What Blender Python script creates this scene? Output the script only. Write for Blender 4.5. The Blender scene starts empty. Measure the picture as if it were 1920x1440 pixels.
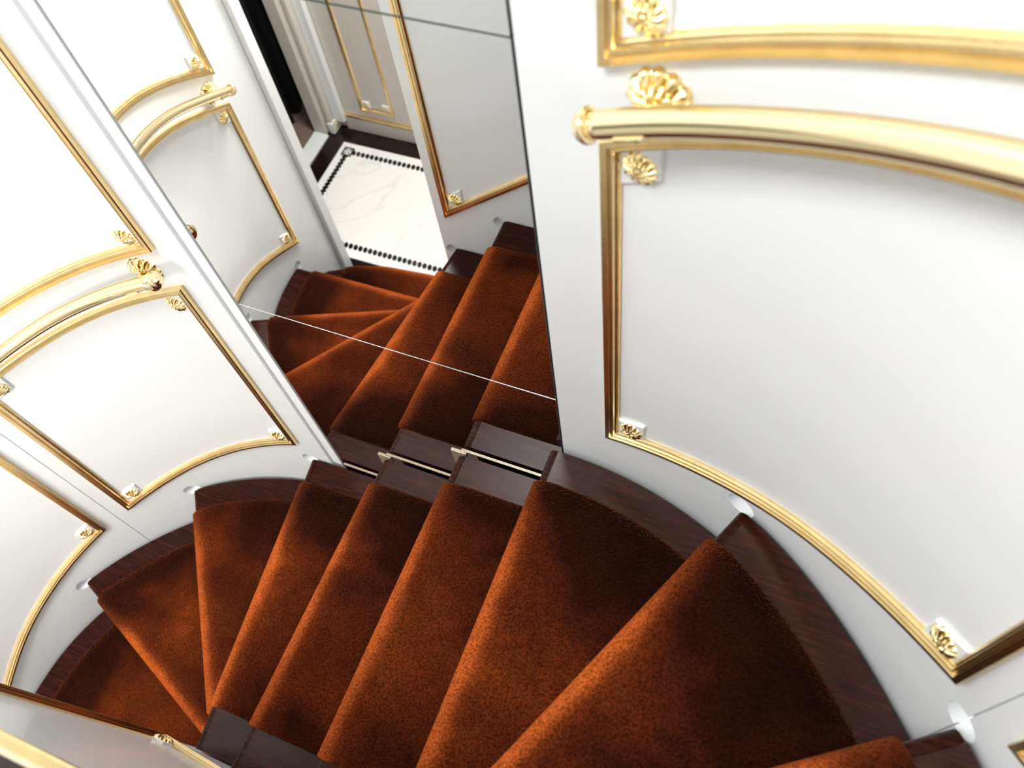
import bpy, bmesh, math, random
import numpy as np
from mathutils import Vector, Matrix

# ------------------------------------------------------------------ camera, world, lights
SC = bpy.context.scene
COL = SC.collection
cam_d = bpy.data.cameras.new('camera')
cam = bpy.data.objects.new('camera', cam_d); COL.objects.link(cam)
cam.location = (0.3222, -0.6060, 2.8738)
cam.rotation_euler = (0.5118, 0.1023, 0.3813)
cam_d.sensor_width = 36.0
cam_d.lens = 1629.5 / 1920 * 36.0
cam_d.clip_start = 0.01
cam_d.dof.use_dof = True
cam_d.dof.focus_distance = 1.65
cam_d.dof.aperture_fstop = 4.5
SC.camera = cam

w = bpy.data.worlds.new('world'); SC.world = w; w.use_nodes = True
w.node_tree.nodes['Background'].inputs[0].default_value = (0.9, 0.95, 1.0, 1)
w.node_tree.nodes['Background'].inputs[1].default_value = 0.15

def area(name, loc, size, power, col=(1, .985, .965), sy=None):
    l = bpy.data.lights.new(name, 'AREA'); l.energy = power; l.color = col
    l.shape = 'RECTANGLE'; l.size = size; l.size_y = sy or size
    o = bpy.data.objects.new(name, l); COL.objects.link(o); o.location = loc
    return o
area('stairwell_ceiling_light', (-0.42, -1.12, 4.14), 1.0, 42, sy=.50)
o = area('stairwell_wall_lamp', (-1.24, -0.80, 3.53), 0.10, 1.6, sy=.16); o.rotation_euler = (0, math.radians(-14), 0)
area('hall_ceiling_light', (-1.15, -1.46, 2.10), 0.5, 21, (1, .97, .93), 0.3)

SC.view_settings.view_transform = 'Standard'
SC.view_settings.look = 'None'
SC.view_settings.gamma = 1.0
SC.view_settings.use_curve_mapping = False
SC.view_settings.exposure = 0.58

# ------------------------------------------------------------------ materials
def mat(name):
    m = bpy.data.materials.new(name); m.use_nodes = True
    nt = m.node_tree; b = nt.nodes['Principled BSDF']
    return m, nt, b
def N(nt, t, **kw):
    n = nt.nodes.new(t)
    for k, v in kw.items():
        if k in n.inputs: n.inputs[k].default_value = v
        else: setattr(n, k, v)
    return n
def ramp(nt, fac, stops):
    r = nt.nodes.new('ShaderNodeValToRGB')
    while len(r.color_ramp.elements) < len(stops): r.color_ramp.elements.new(0.5)
    for e, (p, c) in zip(r.color_ramp.elements, stops):
        e.position = p; e.color = (*c, 1)
    nt.links.new(fac, r.inputs[0]); return r
def simple(name, col, rough, metal=0.0, var=0.04, scale=6.0, bump=0.0, bscale=80, coat=0.0):
    m, nt, b = mat(name)
    tc = N(nt, 'ShaderNodeTexCoord'); no = N(nt, 'ShaderNodeTexNoise', Scale=scale, Detail=4.0)
    nt.links.new(tc.outputs['Object'], no.inputs['Vector'])
    r = ramp(nt, no.outputs['Fac'], [(0.3, tuple(c * (1 - var) for c in col)), (0.7, tuple(min(1, c * (1 + var)) for c in col))])
    nt.links.new(r.outputs[0], b.inputs['Base Color'])
    b.inputs['Roughness'].default_value = rough; b.inputs['Metallic'].default_value = metal
    b.inputs['Coat Weight'].default_value = coat; b.inputs['Coat Roughness'].default_value = 0.06
    if bump:
        nb = N(nt, 'ShaderNodeTexNoise', Scale=bscale, Detail=2.0); bp = N(nt, 'ShaderNodeBump', Strength=bump, Distance=0.002)
        nt.links.new(tc.outputs['Object'], nb.inputs['Vector']); nt.links.new(nb.outputs['Fac'], bp.inputs['Height'])
        nt.links.new(bp.outputs[0], b.inputs['Normal'])
    return m

M = {}
M['lacquer'] = simple('white_lacquer', (.84, .87, .89), .26, var=.01, scale=2, coat=.25)
M['trim_white'] = simple('white_trim_paint', (.84, .87, .885), .3, var=.01)
M['hall_paint'] = simple('hall_cream_paint', (.62, .59, .55), .4, var=.015)
M['ceiling'] = simple('ceiling_paint', (.9, .9, .9), .7, var=.01)
M['brass'] = simple('polished_brass', (.95, .80, .50), .07, 1.0, var=.03, scale=4)
M['gold'] = simple('gilded_moulding', (.90, .70, .36), .26, 1.0, var=.08, scale=30, bump=.08, bscale=200)
M['gold_cast'] = simple('gilded_casting', (.96, .78, .42), .2, 1.0, var=.06, scale=60)
M['dark_gap'] = simple('dark_joint', (.006, .007, .007), .6)
M['glass_edge'] = simple('ground_glass_edge', (.75, .82, .8), .3)  # whitish colour paints in the bevel glint at the first joint
M['glass_edge_dark'] = simple('green_glass_edge', (.01, .035, .035), .15)
M['sill'] = simple('pale_bronze_strip', (.40, .32, .22), .35, .4)
M['dark_cap'] = simple('dark_timber_cap', (.020, .013, .011), .65, var=.2, scale=20)
M['black_stone'] = simple('dark_emperador_stone', (.012, .006, .005), .12, var=.4, scale=9)
M['inlay'] = simple('black_inlay_stone', (.008, .008, .009), .15)
M['bedroom_carpet'] = simple('taupe_carpet', (.20, .14, .115), .9, var=.15, scale=60, bump=.4, bscale=300)
M['room_dark'] = simple('black_curtain_cloth', (.004, .004, .004), .9)

# mirror silvering
m, nt, b = mat('mirror_silver')
no = N(nt, 'ShaderNodeTexNoise', Scale=1.5)
r = ramp(nt, no.outputs['Fac'], [(.3, (.88, .89, .885)), (.7, (.9, .905, .9))])
nt.links.new(r.outputs[0], b.inputs['Base Color'])
b.inputs['Metallic'].default_value = 1; b.inputs['Roughness'].default_value = 0.0
M['mirror'] = m

# mahogany
m, nt, b = mat('polished_mahogany')
tc = N(nt, 'ShaderNodeTexCoord'); mp = N(nt, 'ShaderNodeMapping'); mp.inputs['Scale'].default_value = (14, 170, 60)
n1 = N(nt, 'ShaderNodeTexNoise', Scale=1.0, Detail=5.0, Roughness=.65)
nt.links.new(tc.outputs['Object'], mp.inputs[0]); nt.links.new(mp.outputs[0], n1.inputs['Vector'])
r = ramp(nt, n1.outputs['Fac'], [(.3, (.008, .0012, .0007)), (.55, (.026, .0040, .0020)), (.75, (.060, .0100, .0048))])
nt.links.new(r.outputs[0], b.inputs['Base Color']); b.inputs['Specular IOR Level'].default_value = .13
rr = N(nt, 'ShaderNodeMapRange'); rr.inputs['To Min'].default_value = .20; rr.inputs['To Max'].default_value = .34
nt.links.new(n1.outputs['Fac'], rr.inputs['Value']); nt.links.new(rr.outputs[0], b.inputs['Roughness'])
bp = N(nt, 'ShaderNodeBump', Strength=.12, Distance=.001); nt.links.new(n1.outputs['Fac'], bp.inputs['Height']); nt.links.new(bp.outputs[0], b.inputs['Normal'])
M['wood'] = m

# velvet carpet
m, nt, b = mat('rust_velvet_carpet')
tc = N(nt, 'ShaderNodeTexCoord')
n1 = N(nt, 'ShaderNodeTexNoise', Scale=4.5, Detail=3.0, Roughness=.5, Distortion=.3)
n2 = N(nt, 'ShaderNodeTexNoise', Scale=250.0, Detail=2.0, Roughness=.6)
n3 = N(nt, 'ShaderNodeTexNoise', Scale=40.0, Detail=4.0, Roughness=.7)
for n in (n1, n2, n3): nt.links.new(tc.outputs['Object'], n.inputs['Vector'])
at = N(nt, 'ShaderNodeAttribute'); at.attribute_name = 'wear'  # mask mixes walking wear with painted shade and nosing sheen
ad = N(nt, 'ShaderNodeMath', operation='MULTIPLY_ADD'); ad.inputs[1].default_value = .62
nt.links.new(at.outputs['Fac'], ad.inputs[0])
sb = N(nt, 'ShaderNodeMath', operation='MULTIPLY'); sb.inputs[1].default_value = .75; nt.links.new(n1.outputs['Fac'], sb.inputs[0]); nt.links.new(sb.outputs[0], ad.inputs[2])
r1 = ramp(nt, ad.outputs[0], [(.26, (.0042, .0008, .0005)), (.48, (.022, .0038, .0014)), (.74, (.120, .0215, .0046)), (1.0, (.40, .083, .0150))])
r2 = ramp(nt, n2.outputs['Fac'], [(.36, (.32, .26, .23)), (.62, (1.3, 1.3, 1.3))])
mx = N(nt, 'ShaderNodeMix', data_type='RGBA', blend_type='MULTIPLY'); mx.inputs['Factor'].default_value = .75
nt.links.new(r1.outputs[0], mx.inputs[6]); nt.links.new(r2.outputs[0], mx.inputs[7])
r3 = ramp(nt, n3.outputs['Fac'], [(.35, (.7, .66, .64)), (.65, (1.15, 1.15, 1.15))])
mx2 = N(nt, 'ShaderNodeMix', data_type='RGBA', blend_type='MULTIPLY'); mx2.inputs['Factor'].default_value = .45
nt.links.new(mx.outputs[2], mx2.inputs[6]); nt.links.new(r3.outputs[0], mx2.inputs[7])
nt.links.new(mx2.outputs[2], b.inputs['Base Color'])
b.inputs['Roughness'].default_value = 1.0; b.inputs['Specular IOR Level'].default_value = .05
b.inputs['Sheen Weight'].default_value = .3; b.inputs['Sheen Roughness'].default_value = .32
b.inputs['Sheen Tint'].default_value = (1, .24, .06, 1)
bp = N(nt, 'ShaderNodeBump', Strength=1.0, Distance=.006); nt.links.new(n2.outputs['Fac'], bp.inputs['Height']); nt.links.new(bp.outputs[0], b.inputs['Normal'])
M['carpet'] = m

# white marble with fine grey veins
m, nt, b = mat('white_marble')
tc = N(nt, 'ShaderNodeTexCoord')
n1 = N(nt, 'ShaderNodeTexNoise', Scale=1.3, Detail=5.0, Roughness=.5, Distortion=.5)
nt.links.new(tc.outputs['Object'], n1.inputs['Vector'])
r = ramp(nt, n1.outputs['Fac'], [(.494, (.91, .905, .90)), (.499, (.78, .775, .77)), (.504, (.91, .905, .90))])
nt.links.new(r.outputs[0], b.inputs['Base Color']); b.inputs['Roughness'].default_value = .12
M['marble'] = m

# ------------------------------------------------------------------ helpers
def mesh_obj(name, verts, faces, material, parent=None, smooth=False, recalc=True):
    me = bpy.data.meshes.new(name)
    me.from_pydata([tuple(map(float, v)) for v in verts], [], faces)
    me.validate()
    if recalc:
        bm = bmesh.new(); bm.from_mesh(me); bmesh.ops.recalc_face_normals(bm, faces=bm.faces); bm.to_mesh(me); bm.free()
    if smooth: me.shade_smooth()
    me.materials.append(M[material])
    o = bpy.data.objects.new(name, me); COL.objects.link(o)
    if parent: o.parent = parent
    return o
def child_of(o, p):                      # parent keeping world coordinates
    o.parent = p
    o.matrix_parent_inverse = Matrix.Translation(p.location).inverted() if p.type == 'EMPTY' else Matrix.Identity(4)
def tag(o, label, cat, group=None):
    o['label'] = label; o['category'] = cat
    if group: o['group'] = group
    return o
def struct(o): o['kind'] = 'structure'; return o
def thing(name, label, cat, loc, group=None):
    o = bpy.data.objects.new(name, None); o.empty_display_size = .05; COL.objects.link(o); o.location = loc
    return tag(o, label, cat, group)
def box(name, a, b, material, parent=None, bevel=0.0):
    x0, y0, z0 = a; x1, y1, z1 = b
    bm = bmesh.new()
    vs = [bm.verts.new(p) for p in ((x0,y0,z0),(x1,y0,z0),(x1,y1,z0),(x0,y1,z0),(x0,y0,z1),(x1,y0,z1),(x1,y1,z1),(x0,y1,z1))]
    for f in ((0,3,2,1),(4,5,6,7),(0,1,5,4),(1,2,6,5),(2,3,7,6),(3,0,4,7)): bm.faces.new([vs[i] for i in f])
    if bevel: bmesh.ops.bevel(bm, geom=bm.edges[:], offset=bevel, segments=2, affect='EDGES', profile=.5)
    me = bpy.data.meshes.new(name); bm.to_mesh(me); bm.free(); me.materials.append(M[material])
    o = bpy.data.objects.new(name, me); COL.objects.link(o)
    if parent: child_of(o, parent)
    return o
def grid_faces(nr, nc, wrap=False):
    f = []
    for i in range(nr - 1):
        for j in range(nc if wrap else nc - 1):
            k = (j + 1) % nc
            f.append((i*nc+j, i*nc+k, (i+1)*nc+k, (i+1)*nc+j))
    return f
def tube(name, path, rad, material, parent=None, seg=24, caps=True):
    P = [np.array(p, float) for p in path]; vs = []; up = np.array([0, 0, 1.0])
    for i, p in enumerate(P):
        t = P[min(i+1, len(P)-1)] - P[max(i-1, 0)]; t /= np.linalg.norm(t)
        u = up if abs(t[2]) < .95 else np.array([1.0, 0, 0])
        a = np.cross(t, u); a /= np.linalg.norm(a); bb = np.cross(a, t)
        r = rad[i] if hasattr(rad, '__len__') else rad
        for k in range(seg):
            q = 2*math.pi*k/seg; vs.append(p + r*(math.cos(q)*a + math.sin(q)*bb))
    f = grid_faces(len(P), seg, True)
    if caps: f += [tuple(range(seg)), tuple((len(P)-1)*seg + k for k in range(seg))]
    o = mesh_obj(name, vs, f, material, smooth=True)
    if parent: child_of(o, parent)
    return o
def lathe(name, prof, origin, axis, material, parent=None, seg=28):
    """prof: list of (radius, distance along axis)"""
    ax = np.array(axis, float); ax /= np.linalg.norm(ax)
    u = np.array([0, 0, 1.0]) if abs(ax[2]) < .9 else np.array([1.0, 0, 0])
    a = np.cross(ax, u); a /= np.linalg.norm(a); bb = np.cross(ax, a); O = np.array(origin, float); vs = []
    for r, h in prof:
        for k in range(seg):
            q = 2*math.pi*k/seg; vs.append(O + ax*h + max(r, 1e-5)*(math.cos(q)*a + math.sin(q)*bb))
    o = mesh_obj(name, vs, grid_faces(len(prof), seg, True), material, smooth=True)
    if parent: child_of(o, parent)
    return o

# ------------------------------------------------------------------ plan of the stairwell
RISE = 0.18
XC = -0.298                    # centre line of the mirror
W = 0.724                      # inner wall plane is y = -W
CX0, CX1 = -0.645, 0.049       # the core between the flights
TOPZ = 4.2
_K = np.array([(.0,0),(.31,0),(.40,-.003),(.49,-.018),(.57,-.042),(.65,-.075),(.72,-.115),(.78,-.160),(.84,-.213),(.90,-.276),(.95,-.337),(1.0,-.41),(1.04,-.485),(1.075,-.57),(1.10,-.66),(1.108,-.74),(1.108,-1.0),(1.108,-3.0)])
_t = np.concatenate([[0], np.cumsum(np.hypot(*np.diff(_K, axis=0).T))])
_s = np.linspace(0, _t[-1], 1350)
_x = np.interp(_s, _t, _K[:, 0]); _y = np.interp(_s, _t, _K[:, 1])
for _ in range(380):
    _x[1:-1] = .25*_x[:-2] + .5*_x[1:-1] + .25*_x[2:]; _y[1:-1] = .25*_y[:-2] + .5*_y[1:-1] + .25*_y[2:]
_d = np.stack([np.gradient(_x), np.gradient(_y)], 1); _d /= np.linalg.norm(_d, axis=1)[:, None]
_n = np.stack([_d[:, 1], -_d[:, 0]], 1)
def O(S, off=0.0):
    """outer wall line at signed arc length S from the mirror centre, moved 'off' into the stairwell"""
    a = abs(S); sg = 1 if S >= 0 else -1
    x = np.interp(a, _s, _x); y = np.interp(a, _s, _y); nx = np.interp(a, _s, _n[:, 0]); ny = np.interp(a, _s, _n[:, 1])
    l = math.hypot(nx, ny)
    return np.array([XC + sg*(x + nx/l*off), y + ny/l*off])
def On(S):
    p = O(S, 1.0) - O(S, 0.0); return p/np.linalg.norm(p)
_SS = np.concatenate([-_s[::-1], _s[1:]]); _PP = np.array([O(S) for S in _SS])
def nearS(p):
    d = np.hypot(_PP[:, 0]-p[0], _PP[:, 1]-p[1]); i = int(np.argmin(d)); return _SS[i], d[i]

# ------------------------------------------------------------------ large structure
def curved_wall(name, side, s0, s1, z0, z1, thick=.06, step=None):
    n = int((s1 - s0)/.006); vs = []
    for i in range(n + 1):
        s = s0 + (s1 - s0)*i/n
        proud = 0.0 if step is None else step*max(0.0, 1 - max(0, (s - s0))/.25)
        for off in (proud, -thick):
            p = O(side*s, off)
            for z in (z0, z1): vs.append((p[0], p[1], z))
    f = []
    for i in range(n):
        a = i*4; b = a+4
        f += [(a, b, b+1, a+1), (a+2, a+3, b+3, b+2), (a, a+2, b+2, b), (a+1, b+1, b+3, a+3)]
    f += [(0, 1, 3, 2), (n*4, n*4+2, n*4+3, n*4+1)]
    return mesh_obj(name, vs, f, 'lacquer')
def cyl_cut(bm, c, axis, r, half, seg=28, sz=1.0):
    ax = Vector(axis).normalized(); u = Vector((0, 0, 1)); a = ax.cross(u).normalized()
    r0 = [bm.verts.new(Vector(c) - ax*half + r*(math.cos(q)*a + sz*math.sin(q)*u)) for q in [2*math.pi*k/seg for k in range(seg)]]
    r1 = [bm.verts.new(Vector(c) + ax*half + r*(math.cos(q)*a + sz*math.sin(q)*u)) for q in [2*math.pi*k/seg for k in range(seg)]]
    for k in range(seg): bm.faces.new((r0[k], r0[(k+1) % seg], r1[(k+1) % seg], r1[k]))
    bm.faces.new(r0[::-1]); bm.faces.new(r1)
def box_cut(bm, c, ax, wid, half, z0, z1):
    ax = Vector(ax).normalized(); a = ax.cross(Vector((0, 0, 1))).normalized(); c = Vector(c); v = []
    for z in (z0, z1):
        for sx, sy in ((-1,-1),(1,-1),(1,1),(-1,1)): v.append(bm.verts.new(Vector((c.x, c.y, z)) + a*sx*wid + ax*sy*half))
    for f in ((0,3,2,1),(4,5,6,7),(0,1,5,4),(1,2,6,5),(2,3,7,6),(3,0,4,7)): bm.faces.new([v[i] for i in f])
def carve(o, bm):
    bmesh.ops.recalc_face_normals(bm, faces=bm.faces)
    me = bpy.data.meshes.new('cut'); bm.to_mesh(me); bm.free(); c = bpy.data.objects.new('cut', me); COL.objects.link(c)
    md = o.modifiers.new('cut', 'BOOLEAN'); md.operation = 'DIFFERENCE'; md.object = c; md.solver = 'EXACT'
    dg = bpy.context.evaluated_depsgraph_get(); dg.update()
    new = bpy.data.meshes.new_from_object(o.evaluated_get(dg)); o.modifiers.clear(); old = o.data; o.data = new
    bpy.data.meshes.remove(old); bpy.data.objects.remove(c); bpy.data.meshes.remove(me)

# noses: (k, outer S, outer point, inner point)
def Sd(d, y, side): return nearS((XC + side*d, y))[0]
H_CTRL = [(-1.398, -.950), (-1.30, -1.000), (-1.18, -1.036), (-.985, -1.054), (CX0, -1.060)]
NOSE = {
    1: dict(ctrl=H_CTRL),
    2: dict(ctrl=[(-1.406, -.826), (CX0, -.836)]),
    3: dict(ctrl=[(-1.327, -.480), (CX0, -.752)]),
    4: dict(ctrl=[(-1.064, -.155), (CX0, -.728)]),
    5: dict(ctrl=[(-.694, 0), (-.608, -W)]),
    6: dict(ctrl=[(-.437, 0), (-.437, -W)]),
    7: dict(ctrl=[(-.216, 0), (-.216, -W)]),
    8: dict(ctrl=[(0, 0), (0, -W)]),
    9: dict(ctrl=[(.350, -.076), (.061, -W)]),
    10: dict(ctrl=[(.642, -.322), (CX1, -.735)]),
    11: dict(ctrl=[(.792, -.64), (CX1, -.80)]),
    12: dict(ctrl=[(.810, -.86), (CX1, -.93)]),
    13: dict(ctrl=[(.810, -1.08), (CX1, -1.08)]),
}
TH = .035
for k, d in NOSE.items(): d['S'] = nearS(d['ctrl'][0])[0]

wall_left = curved_wall('wall_left', -1, .337, 1.80, 0, TOPZ, step=.008)
bm = bmesh.new()
for k in (2, 3, 4, 5):
    S = NOSE[k]['S'] - .006; p = O(S); n = On(S)
    cyl_cut(bm, (p[0], p[1], k*RISE - TH*.45), (n[0], n[1], 0), .024, .022)
carve(wall_left, bm); bm = bmesh.new()
S = -1.018; p = O(S); n = On(S); box_cut(bm, (p[0], p[1], 0), (n[0], n[1], 0), .0011, .006, .2, TOPZ - .2)
carve(wall_left, bm); struct(wall_left)
wall_right = curved_wall('wall_right', 1, .3195, 2.9, 0, TOPZ)
bm = bmesh.new()
for k in (9, 10, 11):
    S = NOSE[k]['S'] - .006; p = O(S); n = On(S)
    cyl_cut(bm, (p[0], p[1], k*RISE - TH*.45), (n[0], n[1], 0), .024, .022)
carve(wall_right, bm); bm = bmesh.new()
S = 1.040; p = O(S); n = On(S); box_cut(bm, (p[0], p[1], 0), (n[0], n[1], 0), .0011, .006, .8, TOPZ - .2)
carve(wall_right, bm); struct(wall_right)
# the core wall between the flights, with a level top
CAPZ = 2.093
wall_inner = box('wall_inner', (CX0, -1.06, 0), (CX1, -W, CAPZ), 'lacquer')
bm = bmesh.new()
for k, x in ((5, -.608), (6, -.437), (7, -.216), (8, 0)):
    cyl_cut(bm, (x - .006, -W, k*RISE - TH/2), (0, 1, 0), .024, .02)
carve(wall_inner, bm); struct(wall_inner)
struct(box('wall_behind_mirror', (-.66, .014, 0), (.06, .06, TOPZ), 'dark_gap'))
struct(box('trim_1', (XC - .338, -.002, .6), (XC - .3095, .014, TOPZ), 'trim_white', bevel=.001))
# post at the foot of the left wall
p = O(-1.775); struct(box('trim_2', (p[0] - .03, -1.082, 0), (p[0] + .022, -1.040, 2.16), 'trim_white', bevel=.003))
struct(box('ceiling', (-1.50, -2.9, TOPZ), (.95, .1, TOPZ + .05), 'ceiling'))
struct(box('wall_rear', (-1.50, -2.9, 2.16), (.95, -2.85, TOPZ), 'hall_paint'))
struct(box('wall_upper_left', (-1.466, -2.85, 2.16), (-1.408, -1.085, TOPZ), 'lacquer'))
struct(box('floor_upper_landing', (-1.95, -2.85, 2.18), (.87, -1.085, 2.34), 'black_stone'))
struct(box('ceiling_hall', (-1.95, -1.90, 2.16), (.87, -1.085, 2.18), 'ceiling'))

# ---- hall
HX, HY = -1.87, -1.835
floor = struct(box('floor', (-1.95, HY - .05, -.05), (.9, .1, -.004), 'black_stone'))
struct(box('wall_hall_far', (HX - .1, HY - .06, 0), (CX1 + .05, HY, 2.16), 'hall_paint'))
struct(box('wall_hall_right', (CX1, HY, 0), (CX1 + .05, -1.06, 2.16), 'hall_paint'))
struct(box('wall_hall_near', (HX - .08, -1.082, 0), (-1.44, -1.03, 2.16), 'hall_paint'))
struct(box('wall_hall_left', (HX - .08, -1.16, 0), (HX, -1.08, 2.16), 'hall_paint'))

# ------------------------------------------------------------------ staircase
NU, NV = 26, 12
def sample_poly(ctrl, n):
    P = np.array(ctrl, float)
    if len(P) == 2: return np.array([P[0] + (P[1]-P[0])*i/(n-1) for i in range(n)])
    t = np.concatenate([[0], np.cumsum(np.hypot(*np.diff(P, axis=0).T))]); s = np.linspace(0, t[-1], n)
    Q = np.stack([np.interp(s, t, P[:, 0]), np.interp(s, t, P[:, 1])], 1)
    for _ in range(max(4, n//3)): Q[1:-1] = .25*Q[:-2] + .5*Q[1:-1] + .25*Q[2:]
    return Q
def line_normals(Q):
    d = np.gradient(Q, axis=0); d /= np.linalg.norm(d, axis=1)[:, None]
    # outer->inner direction d; uphill is to the left of it when going from wall to core
    return np.stack([-d[:, 1], d[:, 0]], 1)
def cut_line(Q, off_out, off_in, core):
    """part of the dense polyline Q between off_out from the outer wall and off_in from the core"""
    keep = []
    for p in Q:
        S, d = nearS(p)
        dx = max(CX0 - p[0], 0, p[0] - CX1); dy = max(-W*(-1) - 0 if False else p[1] + W, 0)
        dc = math.hypot(dx, dy)
        if d >= off_out and dc >= off_in: keep.append(p)
    return np.array(keep)
def resample(Q, n):
    t = np.concatenate([[0], np.cumsum(np.hypot(*np.diff(Q, axis=0).T))]); s = np.linspace(0, t[-1], n)
    return np.stack([np.interp(s, t, Q[:, 0]), np.interp(s, t, Q[:, 1])], 1)
def coons(F, B, off, inner_mid=None):
    """rows from front line F to back line B; outer boundary follows the wall at offset off"""
    nu = len(F); S0 = nearS(F[0])[0]; S1 = nearS(B[0])[0]
    rows = []
    for j in range(NV + 1):
        v = j/NV
        o = O(S0 + (S1-S0)*v, off) if off is not None else F[0]*(1-v) + B[0]*v
        i_ = F[-1]*(1-v) + B[-1]*v
        row = []
        for a in range(nu):
            u = a/(nu-1)
            p = (1-v)*F[a] + v*B[a] + (1-u)*o + u*i_ - ((1-u)*(1-v)*F[0] + u*(1-v)*F[-1] + (1-u)*v*B[0] + u*v*B[-1])
            row.append(p)
        rows.append(np.array(row))
    return rows
DENSE = {k: sample_poly(d['ctrl'], 500) for k, d in NOSE.items()}
OVER = .028
staircase = thing('staircase', 'dark polished mahogany winding staircase with white curved walls around it', 'staircase', (XC, -.36, 0))
runner = thing('stair_runner', 'rust orange velvet stair carpet fitted over the mahogany treads', 'carpet', (XC, -.36, .19))

def front_back(k, off_out, off_in):
    Q = DENSE[k]; F = cut_line(Q, off_out, off_in, True)
    n = line_normals(F)
    if k + 1 in DENSE:
        Qn = DENSE[k+1]; nn = line_normals(Qn); Qb = Qn + nn*OVER
        B = cut_line(Qb, off_out, off_in, True)
    else: B = None
    F = resample(F, NU); B = resample(B, NU)
    return F, line_normals(F), B
for k in range(1, 13):
    z = k*RISE; zp = (k-1)*RISE
    # wooden tread with a round nose
    F, n, B = front_back(k, .0110, .0002)
    r = TH/2
    Ft = F + n*r
    rows = coons(Ft, B, .0110)
    vs = []; nc = NU
    for row in rows: vs += [(p[0], p[1], z) for p in row]               # top
    for row in rows: vs += [(p[0], p[1], z - TH) for p in row]          # bottom
    f = []
    nr = NV + 1
    f += grid_faces(nr, nc)
    f += [tuple(i + nr*nc for i in q) for q in grid_faces(nr, nc)]
    base = len(vs); arcs = 9
    for j in range(arcs):
        q = math.pi*j/(arcs-1)
        vs += [(*(Ft[a] - n[a]*r*math.sin(q)), z - r + r*math.cos(q)) for a in range(nc)]
    f += [tuple(i + base for i in q) for q in grid_faces(arcs, nc)]
    for j in range(nr - 1):
        for a in (0, nc-1):
            f.append((j*nc+a, (j+1)*nc+a, nr*nc+(j+1)*nc+a, nr*nc+j*nc+a))
    f += [tuple((nr-1)*nc + x for x in (a,)) + ((nr-1)*nc+a+1, nr*nc+(nr-1)*nc+a+1, nr*nc+(nr-1)*nc+a) for a in range(nc-1)]
    f += [tuple(base + j*nc + a for j in range(arcs)) for a in (0, nc-1)]
    tr = mesh_obj('tread', vs, f, 'wood'); 
    for pl in tr.data.polygons: pl.use_smooth = False
    tr.data.shade_smooth(); tr.data.set_sharp_from_angle(angle=math.radians(40))
    child_of(tr, staircase)
    # riser board
    Fr = F + n*OVER; vs = []
    for zz in (zp - (0 if k == 1 else .0), z - TH):
        for dd in (0, .012): vs += [(*(Fr[a] + n[a]*dd), zz) for a in range(nc)]
    f = []
    for a in range(nc-1):
        f += [(a, a+1, 2*nc+a+1, 2*nc+a), (nc+a, nc+a+1, 3*nc+a+1, 3*nc+a), (a, a+1, nc+a+1, nc+a), (2*nc+a, 2*nc+a+1, 3*nc+a+1, 3*nc+a)]
    f += [(0, nc, 3*nc, 2*nc), (nc-1, 2*nc-1, 4*nc-1, 3*nc-1)]
    ri = mesh_obj('riser', vs, f, 'wood'); ri.parent = tr
    # carpet
    co, ci = (.075, .090)
    F, n, B = front_back(k, co, ci)
    t = .009
    def crow(th):
        rr = r + th; out = []
        Fc = F + n*r
        out.append([(*(F[a] + n[a]*(OVER - th)), zp + (.0 if k == 1 else .002)) for a in range(nc)])
        out.append([(*(F[a] + n[a]*(OVER - th)), (zp*.5 + (z - TH - th)*.5)) for a in range(nc)])
        out.append([(*(F[a] + n[a]*(OVER - th)), z - TH - th - .004) for a in range(nc)])
        for j in range(11):
            q = math.pi*(1 - j/10)
            fx = (r + .020 - (rr + .020)*math.sin(q)) if q <= math.pi/2 else (r - rr*math.sin(q))
            out.append([(*(F[a] + n[a]*fx), z - r + rr*math.cos(q)) for a in range(nc)])
        rows = coons(F + n*(r + .020), B, co)
        for row in rows[1:]: out.append([(p[0], p[1], z + th) for p in row])
        return out
    hi = crow(t); lo = crow(.0006); mid = crow(t*.72)
    inset = .0035
    vs = []; ncc = nc + 4
    for rh, rl, rm in zip(hi, lo, mid):
        H = np.array(rh); L = np.array(rl); Mi = np.array(rm)
        e0 = H[1]-H[0]; e0 /= np.linalg.norm(e0); e1 = H[-2]-H[-1]; e1 /= np.linalg.norm(e1)
        rowv = [L[0], Mi[0]] + [H[0] + e0*inset] + list(H[1:-1]) + [H[-1] + e1*inset] + [Mi[-1], L[-1]]
        vs += rowv
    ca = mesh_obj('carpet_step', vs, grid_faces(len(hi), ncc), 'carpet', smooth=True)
    wear_and_light = np.zeros(len(vs)); rows_xy = np.array(vs).reshape(len(hi), ncc, 3)
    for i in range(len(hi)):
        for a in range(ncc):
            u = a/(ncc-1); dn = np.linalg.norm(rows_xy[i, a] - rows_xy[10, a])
            walk_light = min(1, max(0, (u - .04)/.36)); walk_light = walk_light*walk_light*(3-2*walk_light)
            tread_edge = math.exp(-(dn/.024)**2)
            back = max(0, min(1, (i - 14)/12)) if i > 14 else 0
            wear_and_light[i*ncc + a] = .46*walk_light*(1 - .55*back) + .62*tread_edge*(.45 + .55*walk_light)  # wear, plus painted shade at outer ends and backs, painted light on nosing
    at_ = ca.data.attributes.new('wear', 'FLOAT', 'POINT'); at_.data.foreach_set('value', wear_and_light)
    child_of(ca, runner)

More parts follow.
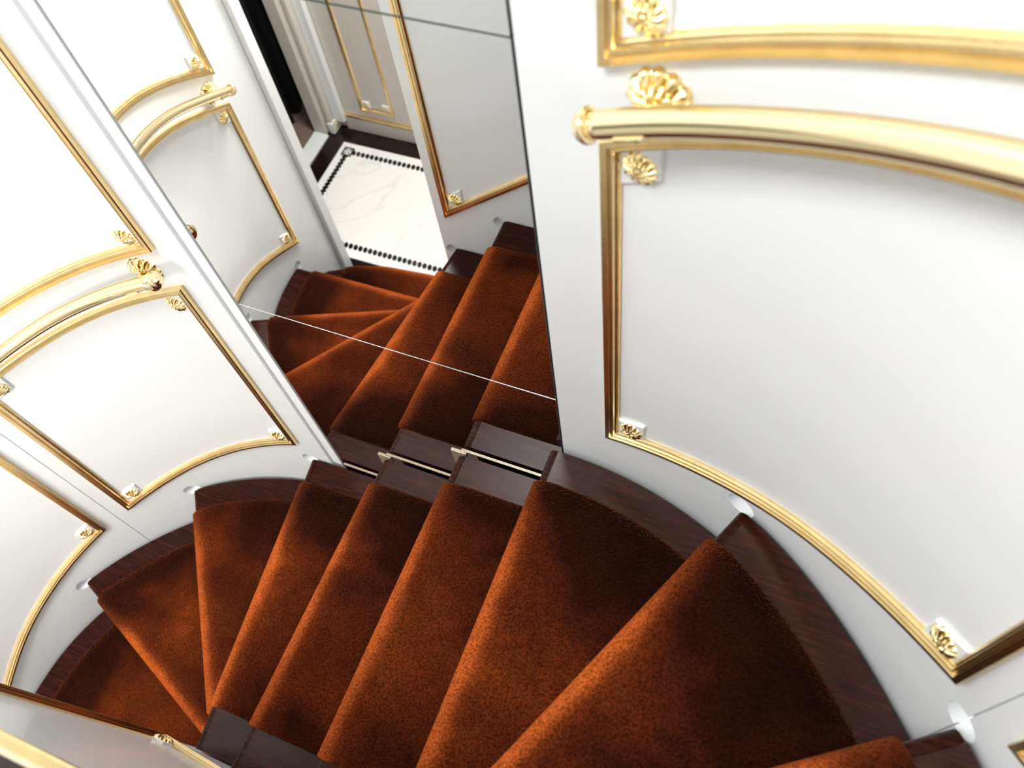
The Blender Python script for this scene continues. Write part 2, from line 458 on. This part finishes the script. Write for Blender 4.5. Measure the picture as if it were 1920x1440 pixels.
# ------------------------------------------------------------------ mirror
mirror = thing('wall_mirror', 'tall frameless wall mirror of stacked panes reflecting the stairs and hall', 'mirror', (XC, .004, .75))
zj = [.70, 1.6173, 2.3306, 3.15, 4.15]
for a, b in zip(zj[:-1], zj[1:]):
    box('mirror_pane', (-.6025, 0, a + .0013), (.0172, .006, b - .0013), 'mirror', mirror)
for i, z in enumerate(zj[1:-1]):
    o = box('pane_joint', (-.6025, .0004, z - .0013), (.0172, .006, z + .0013), 'glass_edge' if i == 0 else 'glass_edge_dark', mirror)
for k, x0, x1 in ((7, -.216, 0), (6, -.437, -.216), (5, -.606, -.437)):
    box('bottom_strip', (x0 + .004, -.0022, k*RISE - .001), (x1 + .02, -.0005, k*RISE + .0026), 'sill', mirror)
    if k > 5: box('bottom_plate', (x0 - .022, -.003, (k-1)*RISE + .004), (x0 + .012, -.0005, k*RISE - .012), 'sill', mirror)

# ------------------------------------------------------------------ gilded panel frames
SECT = [(0,0),(0,.0095),(.0015,.0118),(.0090,.0122),(.0100,.0092),(.0122,.0088),(.0135,.0105),(.0155,.0105),(.0168,.0072),(.0190,.0066),(.0208,.0046),(.0220,.0030),(.0220,0)]
def pf(pts, deg=3):
    P = np.array(pts); c = np.polyfit(P[:, 0], P[:, 1], deg)
    return lambda s: float(np.polyval(c, s))
# shared rosette mesh
def rosette_mesh(name, rad, petals=12, dome=.0):
    nr, na = 20, petals*12; vs = []
    for i in range(nr + 1):
        rr = i/nr
        for k in range(na):
            q = 2*math.pi*k/na; c = abs(math.cos(q*petals/2)); lobe = c**.6
            edge = .84 + .16*lobe
            ridge = max(0.0, 1 - abs(((q*petals/(2*math.pi)) % 1.0) - 0.0)*9) + max(0.0, 1 - abs(((q*petals/(2*math.pi)) % 1.0) - 1.0)*9)
            out_h = .06 + .30*math.sin(math.pi*min(1, .12 + .8*rr))*lobe + .05*ridge*rr
            l2 = abs(math.sin(q*petals/2))**.55
            in_h = (.10 + .34*math.sin(math.pi*min(1, rr/.62))*l2) if rr < .62 else -1
            h = max(out_h, in_h)
            if rr < .17: h = .18 + .24*math.sqrt(max(0, 1 - (rr/.17)**2))
            if i == nr: h = -.05
            vs.append((rad*edge*rr*math.cos(q), rad*edge*rr*math.sin(q), rad*h))
    f = grid_faces(nr + 1, na, True)
    me = bpy.data.meshes.new(name); me.from_pydata(vs, [], f); me.shade_smooth(); me.materials.append(M['gold_cast'])
    return me
ROS = rosette_mesh('rosette', .0205); ROS_S = rosette_mesh('rosette_small', .013, 8); ROS_BIG = rosette_mesh('escutcheon', .034, 12)
def place_rosette(mesh, name, pos, nrm, parent, spin=.1):
    n = Vector(nrm).normalized(); up = Vector((0, 0, 1)); x = up.cross(n).normalized()
    R = Matrix((x, up, n)).transposed().to_4x4() @ Matrix.Rotation(spin, 4, 'Z')
    o = bpy.data.objects.new(name, mesh); COL.objects.link(o)
    o.parent = parent
    o.matrix_parent_inverse = Matrix.Translation(parent.location).inverted() if parent.type == 'EMPTY' else Matrix.Identity(4)
    o.matrix_basis = Matrix.Translation(pos) @ R
    return o
def panel(label, P3, s0, s1, zb, zt, corners='bl br tl tr', sect=1.0, block=.045, ros=ROS, gold='gold', n_s=40, group=None):
    """P3(s, z, h) -> world point, h out of the wall"""
    c = P3((s0+s1)/2, zb((s0+s1)/2), 0)
    t = thing('panel_frame', label, 'panel frame', tuple(c), group)
    slope = lambda f, s: (f(s+.005) - f(s-.005))/.01
    def zc(f, s, a, sg): return f(s) + sg*a*math.sqrt(1 + slope(f, s)**2)
    def side(kind):
        vs = []; ns = n_s if kind in 'bt' else 8
        for (a, h) in SECT:
            a *= sect; h *= sect
            for i in range(ns + 1):
                q = i/ns
                if kind == 'b': s = s0 + a + (s1 - s0 - 2*a)*q; z = zc(zb, s, a, 1)
                elif kind == 't': s = s0 + a + (s1 - s0 - 2*a)*q; z = zc(zt, s, a, -1)
                else:
                    s = s0 + a if kind == 'l' else s1 - a
                    z = zc(zb, s, a, 1)*(1-q) + zc(zt, s, a, -1)*q
                vs.append(P3(s, z, h))
        o = mesh_obj('moulding', vs, grid_faces(len(SECT), ns + 1), gold)
        child_of(o, t)
    for kd in 'btlr': side(kd)
    a = .0218*sect
    for cn in corners.split():
        f = zb if cn[0] == 'b' else zt; sg = 1 if cn[0] == 'b' else -1
        sA = s0 + a if cn[1] == 'l' else s1 - a - block
        vs = []
        e = .0018
        for h, ins in ((0, 0), (.0035, 0), (.0048, e)):
            for (u, v) in ((0,0),(1,0),(1,1),(0,1)):
                s = sA + ins + (block - 2*ins)*u
                z0 = zc(f, s, a, sg); zz = z0 + sg*(ins + (block - 2*ins)*v)
                vs.append(P3(s, zz, h))
        fs = [(8, 9, 10, 11)]
        for l in (0, 4):
            for q in range(4): fs.append((l+q, l+(q+1) % 4, l+4+(q+1) % 4, l+4+q))
        bl = mesh_obj('corner_block', vs, fs, 'trim_white'); child_of(bl, t)
        sm = sA + block/2; zm = zc(f, sm, a, sg) + sg*block/2
        p = P3(sm, zm, .0045); q = P3(sm, zm, .1045)
        ro = bpy.data.objects.new('rosette', ros); COL.objects.link(ro)
        n = Vector(np.array(q) - np.array(p)).normalized(); up = Vector((0, 0, 1)); x = up.cross(n).normalized()
        ro.parent = bl; ro.matrix_basis = Matrix.Translation(Vector(p)) @ Matrix((x, up, n)).transposed().to_4x4() @ Matrix.Rotation(.13, 4, 'Z')
        bl.matrix_parent_inverse = Matrix.Translation(t.location).inverted()
        ro.matrix_parent_inverse = Matrix.Identity(4)
    return t
def wallP(side):
    def P3(s, z, h):
        pr = 0.0
        if side < 0: pr = .008*max(0.0, 1 - max(0, (s - .337))/.25)
        p = O(side*s, h + pr); return np.array((p[0], p[1], z))
    return P3
L_lb = pf([(.393,.997),(.511,.933),(.634,.875),(.773,.822),(.875,.794),(.974,.755),(1.052,.716),(1.221,.624),(1.408,.538),(1.565,.475),(1.649,.429),(1.237,.642),(1.417,.56)])
L_lt = pf([(.404,1.652),(.499,1.605),(.65,1.545),(.80,1.485),(1.0,1.41),(1.234,1.312),(1.442,1.212),(1.617,1.12)])
L_ub = pf([(.407,1.757),(.533,1.702),(.671,1.642),(.803,1.594),(1.229,1.427),(1.456,1.324),(1.652,1.205)])
R_lb = pf([(.413,1.569),(.515,1.600),(.657,1.656),(.748,1.701),(.838,1.750),(.920,1.801),(1.007,1.852),(1.076,1.885),(1.65,2.22)])
R_lt = pf([(.426,2.250),(.513,2.293),(.604,2.344),(.686,2.381),(.741,2.406),(.779,2.422),(1.0,2.53),(1.65,2.90)])
R_ub = pf([(.406,2.329),(.47,2.357),(.54,2.389),(.624,2.429),(.696,2.463),(.735,2.482),(1.0,2.615),(1.65,2.98)])
high = lambda s: 3.85
panel('gilded frame of the large white panel below the brass rail right of the mirror', wallP(1), .407, 1.008, R_lb, R_lt)
panel('gilded frame of the white panel above the brass rail right of the mirror', wallP(1), .407, 1.008, R_ub, high)
panel('gilded frame of white panel beside the topmost visible tread at bottom right', wallP(1), 1.076, 1.66, R_lb, R_lt)
panel('gilded frame of the white panel below the left brass rail, next to the mirror edge', wallP(-1), .405, .978, L_lb, L_lt)
panel('gilded frame of the tall white panel above the left brass rail, next to mirror edge', wallP(-1), .405, .978, L_ub, high)
panel('gilded frame of the lower left white panel, also seen reflected in the mirror', wallP(-1), 1.060, 1.650, L_lb, L_lt)
panel('gilded frame of upper white panel near the hall opening, seen only in the mirror', wallP(-1), 1.060, 1.650, L_ub, high)
innerP = lambda s, z, h: np.array((s, -W + h, z))
in_b = lambda s: 1.035 + .83*(s + .612)
panel('gilded frame on the inner core wall, at the bottom left corner', innerP, -.612, .012, in_b, lambda s: 2.032, corners='bl')
farP = lambda s, z, h: np.array((s, HY + h, z))
panel('gilded frame of the narrow white panel on the far hall wall', farP, -1.696, -1.528, lambda s: .135, lambda s: 1.95, corners='bl br', sect=.75, block=.036, ros=ROS_S, n_s=4)

# ------------------------------------------------------------------ brass handrails
def handrail(label, side, s0, s1, zf, br, group):
    off = .050; r = .0138
    pa = []
    n = 70
    for i in range(n + 1):
        s = s0 + (s1 - s0)*i/n; p = O(side*s, off); pa.append(np.array((p[0], p[1], zf(s))))
    t = thing('handrail', label, 'handrail', tuple(pa[0]), group)
    tube('rail_tube', pa, r, 'brass', t, 32)
    prof = [(r*.98, 0), (r*1.20, .0005), (r*1.29, .002), (r*1.30, .004), (r*1.25, .0056), (r*1.15, .0062), (r*1.18, .0078), (r*1.13, .0092), (r*.95, .0110), (r*.62, .0124), (r*.34, .0127), (r*.34, .0145), (r*.25, .0165), (0, .0172)]
    for a, b in ((pa[0], pa[1]), (pa[-1], pa[-2])):
        d = a - b; lathe('end_cap', prof, a - d/np.linalg.norm(d)*.002, d, 'brass', t)
    for s, dz in br:
        w0 = O(side*s, .002); zc = zf(s) + dz; nn = On(side*s)
        place_rosette(ROS_BIG, 'wall_rosette', (w0[0], w0[1], zc), (nn[0], nn[1], 0), t)
        a = O(side*s, .006); c = O(side*s, off)
        mid = O(side*s, off*.7)
        tube('bracket_arm', [(a[0], a[1], zc), (mid[0], mid[1], zc - .004), (c[0], c[1], zf(s) - r - .004)], .0062, 'brass', t, 14)
        # saddle plate under the tube
        ps = []; L = .032
        for i in range(9):
            q = s - L/2 + L*i/8; p = O(side*q, off); ps.append((p[0], p[1], zf(q)))
        vs = []
        for p, q in zip(ps, [s - L/2 + L*i/8 for i in range(9)]):
            nn2 = On(side*q)
            for hh in (r + .0035, r - .002):
                for ang in np.linspace(-.35, 1.15, 6):
                    vs.append((p[0] + nn2[0]*math.sin(ang)*hh, p[1] + nn2[1]*math.sin(ang)*hh, p[2] - math.cos(ang)*hh))
        f = []
        for i in range(8):
            o0 = i*12; o1 = o0 + 12; ring = list(range(6)) + list(range(11, 5, -1))
            for j in range(12): f.append((o0+ring[j], o0+ring[(j+1) % 12], o1+ring[(j+1) % 12], o1+ring[j]))
        f += [tuple(list(range(6)) + list(range(11, 5, -1))), tuple(96 + x for x in list(range(6)) + list(range(11, 5, -1)))]
        child_of(mesh_obj('saddle_plate', vs, f, 'brass'), t)
    return t
R_rail = pf([(.407,2.295),(.416,2.299),(.534,2.353),(.621,2.395),(.699,2.430),(.745,2.451),(.786,2.471),(1.0,2.575),(1.4,2.78)], 2)
L_rail = pf([(.391,1.731),(.440,1.702),(.640,1.615),(.836,1.542),(1.166,1.399),(1.457,1.260),(1.657,1.158)])
handrail('polished brass handrail curving along the right wall', 1, .419, 1.38, R_rail, [(.468, -.013), (1.25, -.02)], 'brass handrails')
handrail('polished brass handrail curving along the left wall', -1, .405, 1.640, L_rail, [(.464, -.012), (1.600, -.010)], 'brass handrails')
# dark timber cap on the core wall
cap = box('wall_cap', (CX0 - .01, -1.07, CAPZ), (CX1 + .01, -W + .004, CAPZ + .11), 'dark_cap', bevel=.006)
cap.parent = wall_inner; cap['label'] = 'dark timber capping along the top of the inner wall'

# ------------------------------------------------------------------ hall floor inlay, skirting and doorway
X0, X1, Y0, Y1 = -1.780, .03, -1.738, -1.143
def fbox(name, a, b, m_): 
    o = box(name, a, b, m_); o.parent = floor; return o
fbox('marble_slab', (X0, Y0, -.004), (X1, Y1, .0), 'marble')
def strip(p0, p1, name, wid, pitch, length):
    p0 = np.array(p0, float); p1 = np.array(p1, float); d = p1 - p0; L = np.linalg.norm(d); d /= L; q = np.array((-d[1], d[0]))
    n = int(L/pitch); vs = []; f = []
    for i in range(n):
        c = p0 + d*(i + .5)*pitch; b0 = len(vs); sg = 14
        for z in (-.001, .0010):
            for k in range(sg):
                a = 2*math.pi*k/sg; u = math.cos(a)*length/2; v = math.sin(a)*wid/2
                pt = c + d*(u + .18*v) + q*v; vs.append((pt[0], pt[1], z))
        f.append(tuple(b0 + sg + k for k in range(sg)))
        for k in range(sg): f.append((b0+k, b0+(k+1) % sg, b0+sg+(k+1) % sg, b0+sg+k))
    # thin connecting lines either side
    o = mesh_obj(name, vs, f, 'inlay', floor); o['kind'] = 'stuff'; return o
gx, gy0, gy1 = -1.734, -1.687, -1.198
sq = .020
strip((gx + sq, gy1), (X1 - .05, gy1), 'guilloche_inlay', .029, .0235, .0205)
strip((gx + sq, gy0), (X1 - .05, gy0), 'guilloche_inlay', .029, .0235, .0205)
strip((gx, gy0 + sq), (gx, gy1 - sq), 'guilloche_inlay', .027, .0215, .0225)
for cy in (gy0, gy1):
    # corner ornament: square ring with a cross of four petals
    vs = []; f = []
    def quad(pts, z=.0010):
        b0 = len(vs); vs.extend([(gx + a, cy + b_, z) for a, b_ in pts]); f.append(tuple(range(b0, b0 + len(pts))))
    s, wd = .026, .0085
    quad([(-s,-s),(s,-s),(s,-s+wd),(-s,-s+wd)]); quad([(-s,s-wd),(s,s-wd),(s,s),(-s,s)])
    quad([(-s,-s),(-s+wd,-s),(-s+wd,s),(-s,s)]); quad([(s-wd,-s),(s,-s),(s,s),(s-wd,s)])
    for an in (45, 135, 225, 315):
        a = math.radians(an); d = np.array((math.cos(a), math.sin(a))); q = np.array((-d[1], d[0]))
        quad([tuple(d*.004), tuple(d*.012 + q*.0045), tuple(d*.024), tuple(d*.012 - q*.0045)], .0013)
    mesh_obj('corner_inlay', vs, f, 'inlay', floor, recalc=False)
bb = struct(box('baseboard_far', (-1.80, HY, 0), (CX1, HY + .014, .078), 'hall_paint', bevel=.002))
o = box('gold_bead', (-1.80, HY, .078), (CX1, HY + .016, .092), 'gold', bevel=.003); o.parent = bb
# doorway in the left hall wall: casing, threshold, dark room beyond
dy = -1.752
door = struct(box('door_1', (HX - .08, HY, 0), (HX + .004, dy - .03, 2.16), 'hall_paint'))
o = box('door_jamb', (HX - .075, dy - .03, 0), (HX - .01, dy, 2.0), 'hall_paint', bevel=.004); o.parent = door
o = box('door_casing', (HX, HY + .002, .06), (HX + .022, dy - .022, 2.0), 'hall_paint', bevel=.005); o.parent = door
o = box('door_casing', (HX + .022, HY + .002, .05), (HX + .075, HY + .032, 2.0), 'trim_white', bevel=.006); o.parent = door
o = box('plinth_block', (HX, HY + .002, 0), (HX + .028, dy - .016, .062), 'trim_white', bevel=.003); o.parent = door
ro = place_rosette(ROS_S, 'rosette', (HX + .0285, dy - .048, .033), (1, 0, 0), door)
o = box('threshold', (HX - .075, dy, -.004), (HX + .002, -1.16, .008), 'trim_white', bevel=.002); o.parent = door
struct(box('floor_side_room', (-3.2, -2.4, -.05), (HX - .07, -.6, .002), 'bedroom_carpet'))
struct(box('wall_side_room_back', (-3.25, -2.4, 0), (-3.2, -.6, 2.2), 'room_dark'))
struct(box('wall_side_room_rear', (-3.25, -2.45, 0), (HX - .08, -2.4, 2.2), 'room_dark'))
struct(box('wall_side_room_front', (-3.25, -.65, 0), (HX - .08, -.6, 2.2), 'room_dark'))
struct(box('ceiling_side_room', (-3.25, -2.45, 2.16), (HX - .04, -.6, 2.2), 'room_dark'))
# heavy dark curtain hanging just inside the doorway
vs = []; n = 80
for i in range(n + 1):
    y = -2.05 + 1.0*i/n; x = -2.10 + .025*math.sin(i*.9) + .012*math.sin(i*2.3 + 1)
    for z in (.012, 2.1): vs.append((x, y, z))
f = [(2*i, 2*i+2, 2*i+3, 2*i+1) for i in range(n)]
cu = mesh_obj('curtain', vs, f, 'room_dark', smooth=True)
cu.modifiers.new('thickness', 'SOLIDIFY').thickness = .006
tag(cu, 'black curtain hanging inside the dark doorway, seen in the mirror', 'curtain')
